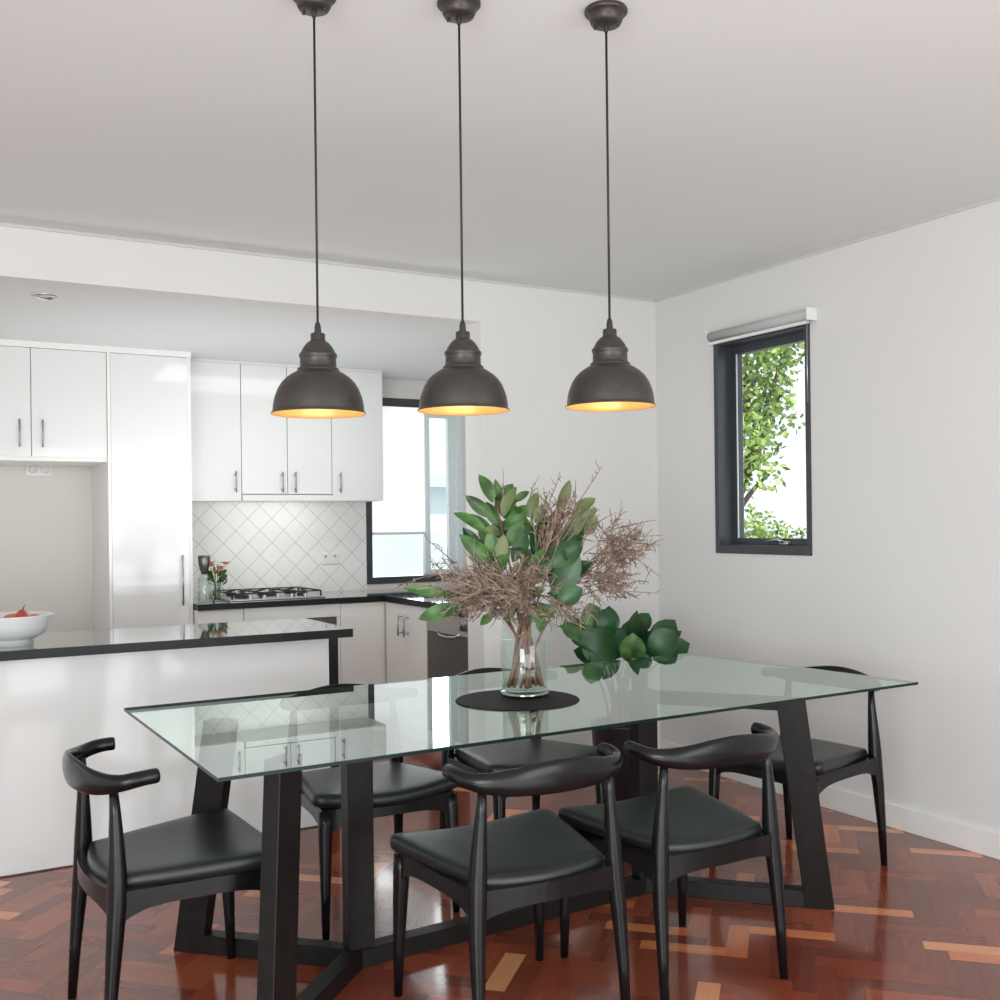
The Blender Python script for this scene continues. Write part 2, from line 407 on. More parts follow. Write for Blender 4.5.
# base run along back wall, front y = 6.45
BY = 6.45
CT0, CT1 = .862, .90
t = thing('base_cabinet', 'white drawer cabinet under the worktop end beside the pantry', 'cabinet')
obj('cabinet_body', boxes((1.58, 1.86, BY, YB - .015, .1, CT0), (1.58, 1.86, BY + .05, YB - .015, 0, .1)), M['carcass'], t)
for z0, z1 in ((.12, .45), (.45, .67), (.67, .855)):
    d = obj('drawer', boxes((1.5825, 1.8575, BY - .02, BY, z0 + .003, z1 - .003), bev=.0015), M['gloss'], t)
t = thing('oven', 'built-in oven with dark control strip below the gas cooktop', 'oven')
obj('oven_body', boxes((1.87, 2.46, BY, YB - .05, .16, .775)), M['steel_dk'], t)
obj('plinth', boxes((1.87, 2.46, BY + .04, YB - .05, 0, .158)), M['carcass'], t)
obj('control_panel', boxes((1.87, 2.46, BY - .022, BY, .69, .775), bev=.002), M['steel_dk'], t)
obj('oven_door', boxes((1.87, 2.46, BY - .022, BY, .18, .685), bev=.003), M['steel_dk'], t)
bm = bmesh.new(); tube(bm, [(1.92, BY - .06, .65), (2.41, BY - .06, .65)], .008, 10)
for xx in (1.95, 2.38): tube(bm, [(xx, BY - .06, .65), (xx, BY - .02, .65)], .006, 8)
obj('handle', bm, M['steel'], t, True)
for k in range(4):
    bm = bmesh.new(); tube(bm, [(1.97 + k * .13, BY - .045, .733), (1.97 + k * .13, BY - .022, .733)], .016, 14); obj('knob', bm, M['steel'], t, True)
t = obj('filler_panel', boxes((1.862, 2.488, BY - .02, BY + .3, .78, CT0), (2.465, 2.488, BY - .02, BY + .3, 0, .779)), M['gloss'])
tag(t, 'white panel framing the top and right side of the oven', 'panel')
t = thing('base_cabinet', 'off-white corner base cabinet with one plain door beside the oven', 'cabinet')
obj('cabinet_body', boxes((2.49, XR - .01, BY + .001, YB - .015, .1, CT0), (2.49, 2.85, BY + .05, YB - .015, 0, .1)), M['carcass'], t)
obj('door', boxes((2.492, 2.80, BY - .02, BY, .1, CT0 - .004), bev=.0015), M['cream'], t)
# side run, front faces -x at x = 2.82
SX = 2.82
t = thing('base_cabinet', 'off-white base cabinet with a pair of narrow doors beside the dishwasher', 'cabinet')
obj('cabinet_body', boxes((SX, XR - .01, 5.80, BY, .1, CT0), (SX + .06, XR - .01, 5.80, BY, 0, .1)), M['carcass'], t)
for y0, y1, hy in ((5.80, 6.105, 6.06), (6.105, 6.41, 6.15)):
    d = obj('door', boxes((SX - .02, SX, y0 + .002, y1 - .002, .1, CT0 - .004), bev=.0015), M['cream'], t)
    bar_handle(d, SX - .02, hy, .66, .80, 'x')
t = thing('dishwasher', 'stainless steel dishwasher with curved handle at the end of the kitchen worktop', 'dishwasher')
obj('body', boxes((SX + .01, SX + .6, 5.205, 5.79, .1, .845)), M['steel_dk'], t)
obj('door', boxes((SX - .02, SX + .01, 5.205, 5.79, .12, .72), bev=.004), mat('dishwasher_steel', (.13, .115, .105), .35, metal=.3, noise=(40, .06)), t)
obj('control_panel', boxes((SX - .022, SX + .01, 5.205, 5.79, .723, .835), bev=.004), mat('pale_steel_fascia', (.42, .39, .36), .35, metal=.3, noise=(40, .05)), t)
obj('plinth', boxes((SX + .05, SX + .6, 5.205, 5.79, 0, .099)), M['carcass'], t)
obj('display', boxes((SX - .024, SX - .021, 5.24, 5.36, .755, .80), bev=.001), M['steel_dk'], t)
bm = bmesh.new(); tube(bm, [(SX - .02, 5.36, .735), (SX - .035, 5.40, .715), (SX - .04, 5.50, .708), (SX - .035, 5.60, .715), (SX - .02, 5.64, .735)], [.006, .007, .007, .007, .006], 10)
obj('handle', bm, M['steel'], t, True)
t = obj('end_panel', boxes((SX - .02, XR - .01, 5.16, 5.195, 0, CT0), bev=.001), M['cream'])
tag(t, 'off-white end panel of the worktop run, right of the dishwasher', 'panel')
# worktop (L)
bm = bmesh.new()
o_ = [(1.58, BY - .035), (SX - .035, BY - .035), (SX - .035, 5.14), (XR - .005, 5.14), (XR - .005, YB - .013), (1.58, YB - .013)]
prism(bm, o_, CT0, CT1)
bm.normal_update()
for fc in bm.faces: fc.material_index = 0 if abs(fc.normal.z) > .5 else 1
t = obj('worktop', bm, [M['stone'], M['stone_edge']]); tag(t, 'L-shaped polished black stone worktop under the tiles and kitchen window', 'worktop')

# cooktop
t = thing('gas_cooktop', 'stainless gas cooktop with black trivets set in the back worktop', 'cooktop', (2.11, 6.76, CT1))
obj('tray', boxes((-.31, .31, -.25, .25, 0, .012), bev=.004), M['steel'], t)
for bx, by, br_ in ((-.2, .12, .035), (-.2, -.12, .045), (0, 0, .06), (.2, .12, .04), (.2, -.12, .035)):
    bm = bmesh.new(); lathe(bm, [(br_, 0), (br_, .015), (br_ * .8, .022), (0, .024)], bx, by, .012, 20); obj('burner', bm, M['pot'], t, True)
for gx in (-.2, 0, .2):
    bm = bmesh.new(); h = .045
    for sy in (-.22, .22):
        tube(bm, [(gx - .09, sy, h), (gx + .09, sy, h)], .005, 6)
    for s in (-.09, .09):
        tube(bm, [(gx + s, -.22, h), (gx + s, .22, h)], .005, 6)
        for sy in (-.22, .22): tube(bm, [(gx + s, sy, .012), (gx + s, sy, h)], .006, 6)
    tube(bm, [(gx, -.22, h), (gx, -.05, h + .004)], .005, 6); tube(bm, [(gx, .22, h), (gx, .05, h + .004)], .005, 6)
    tube(bm, [(gx - .09, 0, h), (gx - .03, 0, h + .004)], .005, 6); tube(bm, [(gx + .09, 0, h), (gx + .03, 0, h + .004)], .005, 6)
    obj('trivet', bm, M['pot'], t, True)
for k in range(5):
    bm = bmesh.new(); lathe(bm, [(.014, 0), (.013, .02), (0, .021)], -.18 + k * .09, -.235, .012, 12); obj('knob', bm, M['steel'], t, True)

# power outlets
t = thing('power_outlet', 'white double power outlet on the diagonal tiles right of the cooktop', 'outlet', (2.67, YB - .012, 1.13))
obj('plate', boxes((-.062, .062, -.009, 0, -.038, .038), bev=.003), M['white_pl'], t)
obj('switch', boxes((-.04, -.028, -.013, -.009, .008, .026), bev=.001), M['handle'], t)
obj('switch', boxes((.028, .04, -.013, -.009, .008, .026), bev=.001), M['handle'], t)
t = thing('power_outlet', 'white double power outlet high inside the fridge alcove', 'outlet', (.78, YB, 1.735))
obj('plate', boxes((-.075, .075, -.009, 0, -.04, .04), bev=.003), M['white_pl'], t)
for s in (-.035, .035):
    bm = bmesh.new(); tube(bm, [(s, -.009, 0), (s, -.03, 0)], .024, 16); obj('plug', bm, M['white_pl'], t, True)

# downlight
t = thing('downlight', 'small round recessed downlight in the kitchen ceiling', 'downlight', (.604, 5.20, ZK))
bm = bmesh.new(); lathe(bm, [(.055, 0), (.054, -.006), (.042, -.008), (.038, -.001)], n=28); obj('trim_ring', bm, M['steel'], t, True)
bm = bmesh.new(); lathe(bm, [(.038, -.001), (.02, -.004), (0, -.005)], n=24); obj('lens', bm, M['handle'], t, True)

# ------------------------------------------------------------------ island
IY = 4.595
t = thing('kitchen_island', 'long white gloss kitchen island standing behind the dining table', 'island')
obj('cabinet_body', boxes((-1.6, 1.727, IY + .02, 5.16, 0, CT0)), M['carcass'], t)
xs = [-1.6, 1.722]
for a, b in zip(xs, xs[1:]):
    obj('front_panel', boxes((a + .0006, b - .0006, IY, IY + .02, .006, CT0 - .004), bev=.0006), M['gloss'], t)
obj('end_panel', boxes((1.730, 1.765, 4.59, 5.14, 0, CT0), bev=.001), M['blackwood'], t)
bm = boxes((-1.65, 1.805, 4.505, 5.17, CT0, CT1)); bm.normal_update()
for fc in bm.faces: fc.material_index = 0 if abs(fc.normal.z) > .5 else 1
t = obj('island_worktop', bm, [M['stone'], M['stone_edge']])
tag(t, 'long polished black stone worktop on the white island', 'worktop')

# ------------------------------------------------------------------ dining table
TZ = .757; TB = .747
NL, NR, FR, FL = (.684, 2.604), (3.334, 2.671), (3.207, 3.826), (.675, 3.778)
t = thing('dining_table', 'long rectangular glass-topped dining table with dark forked wooden base', 'table', (2.0, 3.22, 0))
ox, oy = 2.0, 3.22
bm = bmesh.new()
prism(bm, [(x - ox, y - oy) for x, y in (NL, NR, FR, FL)], TB, TZ)
for fc in bm.faces: fc.material_index = 0 if abs(fc.normal.z) > .5 else 1
bm.faces.ensure_lookup_table()
bm.normal_update()
for fc in bm.faces: fc.material_index = 0 if abs(fc.normal.z) > .5 else 1
obj('glass_top', bm, [M['tabletop'], M['tableedge']], t)

def slab(p0, p1, w, d, ang):
    """plank leg from p0 (bottom centre) to p1 (top centre); w along ang direction, d across"""
    bm = bmesh.new(); c, s = math.cos(ang), math.sin(ang)
    def quad(p): return [(p[0] + a * w / 2 * c - b * d / 2 * s - ox, p[1] + a * w / 2 * s + b * d / 2 * c - oy) for a, b in ((-1, -1), (1, -1), (1, 1), (-1, 1))]
    prism(bm, quad(p0), p0[2], p1[2], quad(p1))
    es = bm.edges[:]; bmesh.ops.bevel(bm, geom=es, offset=.002, segments=1, affect='EDGES')
    return bm
def bar(p0, p1, w, z0, z1):
    p0, p1 = Vector(p0), Vector(p1); d = (p1 - p0).normalized(); n = Vector((-d.y, d.x)) * w / 2
    q = [p0 - n, p1 - n, p1 + n, p0 + n]
    bm = bmesh.new(); prism(bm, [(v.x - ox, v.y - oy) for v in q], z0, z1)
    bmesh.ops.bevel(bm, geom=bm.edges[:], offset=.002, segments=1, affect='EDGES')
    return bm
Jc, Je = (1.235, 3.09), (2.40, 3.15)
TA, TBm, TD, TF = (.825, 3.49), (.85, 2.70), (2.835, 2.70), (2.80, 3.62)
for (bx, by), (tx, ty), an in ((TA, (.915, 3.43), -.76), (TBm, (.912, 2.79), .60), (TD, (2.725, 2.72), -.75), (TF, (2.70, 3.56), .85)):
    obj('leg', slab((bx, by, .0), (tx, ty, TB), .10, .055, an), M['tableleg'], t)
for (jx, jy) in (Jc, Je):
    obj('post', slab((jx + .01, jy, .06), (jx + .01, jy, TB), .085, .06, 0.0), M['tableleg'], t)
obj('base_bar', bar(Jc, Je, .06, 0, .058), M['tableleg'], t)
for J, L in ((Jc, TA), (Jc, TBm), (Je, TD), (Je, TF)):
    obj('base_bar', bar(L, J, .056, 0, .06), M['tableleg'], t)
obj('top_bar', bar((2.725, 2.74), Je, .05, TB - .045, TB - .001), M['tableleg'], t)
obj('top_bar', bar((2.70, 3.54), Je, .05, TB - .045, TB - .001), M['tableleg'], t)

# ------------------------------------------------------------------ chairs
def arched_rail(bm, p0, p1, ztop0, ztop1, hend, hmid, th, bow=0.0, n=14):
    p0, p1 = Vector(p0), Vector(p1); d = (p1 - p0).normalized(); nn = Vector((-d.y, d.x))
    rs = []
    for i in range(n + 1):
        s = i / n; q = p0.lerp(p1, s); k = 1 - (2 * s - 1) ** 4
        kk = 4 * s * (1 - s)
        q = q + nn * bow * kk
        zt = ztop0 + (ztop1 - ztop0) * s; h = hend + (hmid - hend) * k
        rs.append([bm.verts.new((q.x + nn.x * a, q.y + nn.y * a, z)) for a, z in ((-th / 2, zt - h), (th / 2, zt - h), (th / 2, zt), (-th / 2, zt))])
    for a, b in zip(rs, rs[1:]):
        for k in range(4): bm.faces.new((a[k], a[(k + 1) % 4], b[(k + 1) % 4], b[k]))
    bm.faces.new(rs[0][::-1]); bm.faces.new(rs[-1])

def make_chair():
    t = thing('dining_chair', 'x', 'chair', group='black dining chairs around the glass table')
    for s in (-1, 1):
        bm = bmesh.new()
        tube(bm, [(s * .228, -.232, 0), (s * .226, -.222, .15), (s * .221, -.208, .32), (s * .216, -.201, .40), (s * .213, -.199, .46), (s * .208, -.199, .54), (s * .201, -.200, .63), (s * .197, -.203, .705)],
             [.0125, .0165, .0225, .0255, .0255, .021, .015, .0105], 14)
        obj('leg', bm, M['blackwood'], t, True)
        bm = bmesh.new()
        tube(bm, [(s * .242, .248, 0), (s * .240, .244, .14), (s * .236, .236, .30), (s * .234, .232, .37), (s * .233, .23, .415)], [.0125, .017, .0225, .0245, .023], 14)
        obj('leg', bm, M['blackwood'], t, True)
    bm = bmesh.new()
    for s in (-1, 1): arched_rail(bm, (s * .218, -.20), (s * .234, .23), .432, .425, .085, .045, .024)
    arched_rail(bm, (-.234, .232), (.234, .232), .425, .425, .085, .045, .024, bow=.018)
    arched_rail(bm, (-.216, -.20), (.216, -.20), .435, .435, .085, .050, .026, bow=-.03)
    obj('seat_frame', bm, M['blackwood'], t)
    # cushion : rounded trapezoid outline, ring profile
    out = []
    def corner(cx, cy, r, a0, a1, n=6):
        for i in range(n + 1):
            a = a0 + (a1 - a0) * i / n; out.append((cx + r * math.cos(a), cy + r * math.sin(a)))
    def edge(p, q, bow, n=8):
        for i in range(1, n):
            s = i / n; x = p[0] + (q[0] - p[0]) * s; y = p[1] + (q[1] - p[1]) * s; k = 4 * s * (1 - s)
            out.append((x + bow[0] * k, y + bow[1] * k))
    corner(.238, .218, .035, -.35, PI / 2); p = out[-1]
    edge(p, (-.238, .253), (0, .022)); corner(-.238, .218, .035, PI / 2, PI + .35); p = out[-1]
    edge(p, (-.190, -.17), (-.006, 0)); corner(-.178, -.175, .015, PI, 1.5 * PI, 3); p = out[-1]
    edge(p, (.178, -.190), (0, -.032)); corner(.178, -.175, .015, 1.5 * PI, 2 * PI, 3); p = out[-1]
    edge(p, (.270, .206), (.006, 0))
    def zt(x, y):  # saddle
        return .016 * (x / .25) ** 2 * (y + .25) / .5 - .012 * max(0, 1 - (x / .2) ** 2) * .5
    bm = bmesh.new(); rings = []
    for k, z in ((.955, .418), (.99, .422), (1.0, .440), (.992, .453), (.965, .460), (.90, .464), (.78, .466), (.6, .467), (.4, .4675), (.2, .468)):
        rings.append([bm.verts.new((x * k, (y - .02) * k + .02, z + zt(x * k, y * k))) for x, y in out])
    n = len(out)
    for a, b in zip(rings, rings[1:]):
        for k in range(n): bm.faces.new((a[k], a[(k + 1) % n], b[(k + 1) % n], b[k]))
    cvt = bm.verts.new((0, .02, .468 + zt(0, .02)))
    for k in range(n): bm.faces.new((rings[-1][k], rings[-1][(k + 1) % n], cvt))
    bm.faces.new(rings[0][::-1])
    obj('seat', bm, M['leather'], t, True)
    # back rest: horn-shaped sweep
    bm = bmesh.new(); N = 40; rr = []
    ctr = [(-.246, -.108, .7255), (-.248, -.132, .7245), (-.245, -.160, .721), (-.232, -.190, .715), (-.198, -.222, .710), (-.14, -.250, .710), (-.07, -.266, .714), (0, -.272, .716)]
    hh = [.0200, .0200, .0208, .0220, .0275, .0350, .0415, .0440]; tt = [.0190, .0190, .0190, .0190, .0175, .0150, .0130, .0125]
    pts = ctr + [(-x, y, z) for x, y, z in ctr[-2::-1]]; H2 = hh + hh[-2::-1]; T2 = tt + tt[-2::-1]
    def cat(a, i, u):
        n_ = len(a); g = lambda j: a[min(max(j, 0), n_ - 1)]
        p0, p1, p2, p3 = g(i - 1), g(i), g(i + 1), g(i + 2)
        return .5 * (2 * p1 + (p2 - p0) * u + (2 * p0 - 5 * p1 + 4 * p2 - p3) * u * u + (-p0 + 3 * p1 - 3 * p2 + p3) * u ** 3)
    V = [Vector(p) for p in pts]; path = []; rad = []
    for i in range(len(V) - 1):
        for u in (0, .25, .5, .75):
            path.append(cat(V, i, u)); rad.append((cat(T2, i, u), cat(H2, i, u)))
    path.append(V[-1]); rad.append((T2[-1], H2[-1]))
    # rounded ends
    d0 = (path[0] - path[1]).normalized(); d1 = (path[-1] - path[-2]).normalized()
    path = [path[0] + d0 * .008, path[0] + d0 * .006] + path + [path[-1] + d1 * .006, path[-1] + d1 * .008]
    r0 = rad[0]; rad = [(r0[0] * .8, r0[1] * .8), (r0[0] * .95, r0[1] * .95)] + rad + [(r0[0] * .95, r0[1] * .95), (r0[0] * .8, r0[1] * .8)]
    tube(bm, path, rad, 18)
    obj('backrest', bm, M['blackwood'], t, True)
    return t
ch = make_chair()
spots = [
 ((.681, 3.101), -1.521, 'black elbow chair at the left head of the table, in front of the white island'),
 ((1.503, 2.584), -.006, 'black elbow chair on the near long side seen from behind, left of two'),
 ((2.071, 2.565), .015, 'black elbow chair on the near long side seen from behind, by the right table leg'),
 ((1.475, 3.585), 3.128, 'black elbow chair on the far long side behind the left upright post'),
 ((2.165, 3.650), 3.17, 'black elbow chair on the far long side, directly behind the vase'),
 ((3.134, 3.085), 1.705, 'black elbow chair at the right head of the table next to the bare wall'),
]
for i, ((x, y), a, lab) in enumerate(spots):
    if i == 0: ch.location = (x, y, 0); ch.rotation_euler = (0, 0, a); ch['label'] = lab
    else: dup(ch, (x, y, 0), a, lab)

# ------------------------------------------------------------------ placemat + vase
CR = Vector((math.cos(.5203656), -math.sin(.5203656), 0))     # across the bouquet
CD = Vector((math.sin(.5203656), math.cos(.5203656), 0))      # through the bouquet
VX, VY = 1.930, 3.205
bm = bmesh.new(); lathe(bm, [(0, 0), (.213, 0), (.216, .002), (.213, .004), (0, .004)], 0, 0, 0, 64)
t = obj('placemat', bm, M['mat'], smooth=False, loc=(1.875, 3.165, TZ)); tag(t, 'round black placemat under the glass vase', 'placemat')
VZ = TZ + .004
t = thing('glass_vase', 'tall clear glass cylinder vase on the round black placemat', 'vase', (VX, VY, VZ))
bm = bmesh.new(); lathe(bm, [(0, .0), (.080, 0), (.084, .006), (.084, .31), (.080, .312), (.078, .30), (.078, .03), (.07, .022), (0, .02)], n=48)
obj('vase_body', bm, M['vaseglass'], t, True)
bm = bmesh.new(); lathe(bm, [(0, .0005), (.079, .0005), (.0848, .005), (.0848, .018), (.080, .021), (0, .0205)], n=48)
obj('vase_base', bm, M['glassbase'], t, True)
bm = bmesh.new(); lathe(bm, [(0, .024), (.0765, .03), (.0765, .20), (0, .20)], n=48)
obj('water', bm, M['water'], t, True)
bm = bmesh.new(); lathe(bm, [(.0845, .30), (.0855, .306), (.0845, .312), (.082, .312)], n=48)
obj('rim', bm, M['vaseglass'], t, True)

rnd = random.Random(11)
BO = Vector((VX, VY, 0))
def B(px, py, dep=0.0):
    """bouquet coordinates: across / up measured from the vase axis, dep = towards the back"""
    return BO + CR * ((px - 526) / 277.0) + CD * dep + Vector((0, 0, 1.38 - (py - 519.5) / 277.0))

def leaf(bm, base, tip, w, nrm=None, bend=.15, mi=0, shape=.5, fold=.25):
    base, tip = Vector(base), Vector(tip); d = tip - base; L = d.length
    if L < 1e-4: return
    d.normalize()
    if nrm is None: nrm = Vector((rnd.uniform(-1, 1), rnd.uniform(-1, 1), rnd.uniform(.1, 1)))
    s = d.cross(nrm)
    if s.length < 1e-3: s = d.cross(Vector((0, 0, 1)) + Vector((.1, 0, 0)))
    s.normalize(); u = s.cross(d).normalized()
    n = 8; rows = []
    for i in range(n + 1):
        k = i / n
        ww = w / 2 * (math.sin(PI * k ** (math.log(.5) / math.log(shape))) ** .75 if 0 < k < 1 else 0) 
        c = base + d * L * k + u * bend * L * (math.sin(PI * k) * .5 - k * k * .4)
        if ww < 1e-5: rows.append([bm.verts.new(c)])
        else: rows.append([bm.verts.new(c - s * ww + u * ww * fold), bm.verts.new(c - s * ww * .5 + u * ww * fold * .35), bm.verts.new(c), bm.verts.new(c + s * ww * .5 + u * ww * fold * .35), bm.verts.new(c + s * ww + u * ww * fold)])
    for a, b in zip(rows, rows[1:]):
        if len(a) == 1: 
            for k in range(4): f = bm.faces.new((a[0], b[k + 1], b[k])); f.material_index = mi
        elif len(b) == 1:
            for k in range(4): f = bm.faces.new((a[k], a[k + 1], b[0])); f.material_index = mi
        else:
            for k in range(4): f = bm.faces.new((a[k], a[k + 1], b[k + 1], b[k])); f.material_index = mi

def leafy_branch(label, foot, mid, top, leaves, m='green', extra=0):
    t = thing('leafy_branch', label, 'branch', (VX, VY, VZ), group='leafy branches in the glass vase')
    o = Vector((VX, VY, VZ))
    bm = bmesh.new(); st = [p - o for p in bez(foot, mid, top, 12)]
    tube(bm, st, [.006 - .0035 * i / 12 for i in range(13)], 7); obj('stem', bm, M['stem'], t, True)
    bm = bmesh.new()
    for l in leaves:
        bx, by, tx, ty, w = l[:5]; dz = l[5] if len(l) > 5 else rnd.uniform(-.06, .04)
        d2 = dz + rnd.uniform(-.03, .02)
        leaf(bm, B(bx, by, dz) - o, B(tx, ty, d2) - o, w / 277.0, -CD + Vector((rnd.uniform(-.45, .45), rnd.uniform(-.45, .45), rnd.uniform(-.1, .6))), bend=rnd.uniform(.05, .25), mi=l[6] if len(l) > 6 else 0)
    for k in range(extra):
        s = rnd.uniform(.55, 1); p = st[int(s * 12)]
        dr = Vector((rnd.uniform(-1, 1), rnd.uniform(-1, 1), rnd.uniform(-.1, 1.1))).normalized()
        leaf(bm, p + dr * .01, p + dr * rnd.uniform(.09, .15), rnd.uniform(.035, .055), bend=.2, mi=rnd.choice((0, 0, 1)))
    obj('leaves', bm, [M[m], M['olive'], M['green_dk']], t, True)
    return t
def F(a, r): # stem foot inside the vase
    return Vector((VX + r * math.cos(a), VY + r * math.sin(a), VZ + .035))
leafy_branch('leafy branch with upright glossy leaves in the vase, rising at the upper left', F(.3, .055), B(520, 600), B(500, 500, -.02),
  [(497, 502, 484, 473, 14), (499, 517, 470, 494, 13), (492, 533, 459, 509, 12), (497, 530, 471, 512, 11), (500, 562, 464, 532, 16), (494, 548, 466, 533, 10),
   (500, 512, 517, 482, 20), (506, 516, 519, 486, 12, -.05, 1), (507, 528, 531, 504, 17), (515, 502, 533, 490, 8), (505, 500, 499, 478, 8, .03), (499, 560, 493, 528, 15), (503, 560, 507, 532, 13, -.08, 1),
   (510, 545, 526, 520, 15, -.05), (497, 545, 482, 522, 12), (506, 540, 500, 512, 14), (515, 560, 530, 530, 15, -.02, 2), (488, 565, 476, 545, 12), (503, 525, 490, 500, 13, .02), (508, 535, 521, 508, 14, .02, 2), (500, 575, 512, 545, 15, -.1), (486, 552, 467, 525, 13, .02, 2), (512, 520, 506, 492, 14, .04, 2)], extra=8)
leafy_branch('drooping leafy branch in the vase, leaning out lowest at the left', F(.0, .06), B(505, 585), B(462, 590, -.05),
  [(456, 590, 409, 582, 12, -.05), (464, 600, 424, 612, 15, -.07), (470, 588, 440, 590, 9, -.04), (497, 606, 483, 621, 9, -.03), (478, 598, 456, 606, 9, -.05)], extra=0)
leafy_branch('leafy branch with olive-backed leaves in the vase, upright just behind centre', F(2.2, .05), B(530, 590), B(545, 510, .04),
  [(531, 515, 541, 491, 12, .02, 1), (538, 522, 548, 503, 12, .02, 1), (560, 510, 574, 479, 13, .04, 1), (575, 515, 599, 497, 14, .05, 1), (583, 520, 600, 508, 10, .04, 1), (555, 525, 566, 505, 12, .03, 1), (540, 540, 552, 515, 14, .02), (530, 550, 520, 525, 14, .03), (588, 535, 598, 515, 13, .04, 1)], extra=7)
leafy_branch('dark green broad-leaved branch in the vase, right of centre', F(3.4, .055), B(535, 600), B(560, 545, -.03),
  [(545, 562, 585, 541, 24, -.06, 2), (553, 592, 580, 552, 26, -.04, 2), (550, 568, 566, 528, 24, -.01, 2), (542, 575, 555, 540, 18, -.05, 0), (556, 600, 583, 585, 20, -.05, 2), (535, 575, 545, 545, 14, -.08, 0), (560, 560, 588, 520, 20, .05, 2), (548, 545, 560, 508, 18, .04, 2), (565, 540, 592, 505, 17, .06, 1), (540, 560, 536, 525, 16, .0, 2), (560, 580, 594, 560, 18, .0, 2), (530, 590, 520, 560, 14, -.06, 0), (548, 590, 575, 598, 12, -.03, 2), (545, 612, 540, 628, 9, -.02, 0), (550, 560, 560, 585, 18, -.03, 2), (530, 600, 555, 612, 13, -.05, 0)], extra=6)
leafy_branch('short sprig in the vase with bright small leaves just above the rim', F(4.6, .05), B(522, 610), B(525, 580, -.07),
  [(520, 600, 505, 615, 10, -.07), (525, 600, 548, 622, 11, -.07), (528, 590, 515, 572, 10, -.08), (515, 595, 498, 600, 9, -.08), (533, 605, 560, 605, 11, -.06)], extra=3)

def spray(label, foot, mid, base, wisps):
    t = thing('dried_spray', label, 'dried flower', (VX, VY, VZ), group='dried brown sprays in the glass vase')
    o = Vector((VX, VY, VZ))
    bm = bmesh.new(); tube(bm, [p - o for p in bez(foot, mid, base, 12)], [.0055 - .003 * i / 12 for i in range(13)], 6)
    obj('stem', bm, M['stem'], t, True)
    bm = bmesh.new()
    for bx, by, tx, ty, dz, curl, nt in wisps:
        a = B(bx, by, dz) - o; c = B(tx, ty, dz + rnd.uniform(-.06, .06)) - o
        m_ = (a + c) / 2 + Vector((rnd.uniform(-1, 1), rnd.uniform(-1, 1), rnd.uniform(-.2, 1))) * (c - a).length * curl
        ps = bez(a, m_, c, 10)
        tube(bm, ps, [.0024 - .0014 * i / 10 for i in range(11)], 4)
        for k in range(nt):
            q = ps[rnd.randint(1, 10)]; d = (c - a).normalized()
            e = q + (d * rnd.uniform(-.2, 1) + Vector((rnd.uniform(-1, 1), rnd.uniform(-1, 1), rnd.uniform(-1, 1))) * .9) * rnd.uniform(.012, .045)
            tube(bm, bez(q, (q + e) / 2 + Vector((rnd.uniform(-1, 1), rnd.uniform(-1, 1), rnd.uniform(-1, 1))) * .012, e, 3), [.0022, .0020, .0015, .0009], 3)
    obj('twigs', bm, M['twig'], t, False)
    return t
def fan(cx, cy, rx, ry, n, a0, a1, dz, nt, curl=.3, rmin=.35, bx=None, jit=9):
    out = []
    for k in range(n):
        a = rnd.uniform(a0, a1); r = rnd.uniform(rmin, 1)
        sx_, sy_ = (bx if bx else (cx, cy))
        out.append((sx_ + rnd.uniform(-jit, jit), sy_ + rnd.uniform(-jit, jit) * .8, cx + rx * r * math.cos(a), cy - ry * r * math.sin(a), rnd.uniform(*dz), curl, nt))
    return out
spray('dense dusty-brown dried spray in the vase, low on the left side', F(1.0, .05), B(520, 610), B(490, 590, -.07),
      fan(475, 585, 42, 34, 60, 0, 2 * PI, (-.15, -.02), 18, bx=(495, 590)) + [(450, 570, 408, 580, -.06, .1, 16), (460, 560, 434, 536, -.05, .08, 7), (455, 575, 437, 557, -.07, .08, 7), (462, 575, 446, 553, -.06, .08, 6), (450, 600, 470, 622, -.08, .3, 8), (470, 600, 466, 616, -.08, .2, 5)])
spray('dense dusty-brown dried spray in the vase, at the centre above the rim', F(5.5, .04), B(525, 610), B(520, 590, -.08),
      fan(515, 582, 47, 34, 80, 0, 2 * PI, (-.17, -.05), 18, bx=(518, 588)) + fan(565, 605, 28, 20, 16, 2.6, 6.6, (-.1, -.02), 10, bx=(552, 598)) + [(548, 600, 552, 622, -.06, .3, 6)])
spray('airy upright dried spray in the vase with thin wisps above the leaves', F(2.6, .04), B(530, 600), B(545, 540, -.02),
      fan(560, 522, 38, 32, 34, .2, 2.9, (-.08, .02), 10, bx=(545, 560)) + [(506, 500, 507, 467, 0, .04, 3), (532, 500, 543, 475, 0, .1, 4), (552, 500, 563, 472, -.02, .1, 6), (575, 510, 605, 466, 0, .12, 5), (590, 530, 620, 512, 0, .1, 4), (552, 520, 547, 487, -.02, .05, 4)])
spray('pale airy dried spray in the vase spreading widest to the right', F(3.9, .055), B(545, 605), B(590, 570, -.02),
      fan(612, 545, 42, 30, 26, -.9, 2.2, (-.08, .08), 13, bx=(600, 560), rmin=.4, jit=20) + fan(605, 582, 42, 26, 26, -1.9, 1.6, (-.08, .08), 12, bx=(592, 580), rmin=.3, jit=20) + fan(625, 550, 32, 26, 14, 0, 2 * PI, (-.06, .06), 12, bx=(622, 548), rmin=.5)
      + [(615, 540, 660, 545, 0, .1, 9), (620, 545, 658, 575, 0, .1, 8), (610, 530, 655, 520, 0, .1, 8), (600, 540, 660, 535, 0, .1, 8), (575, 600, 560, 622, -.02, .3, 8), (600, 590, 655, 592, 0, .1, 8)])
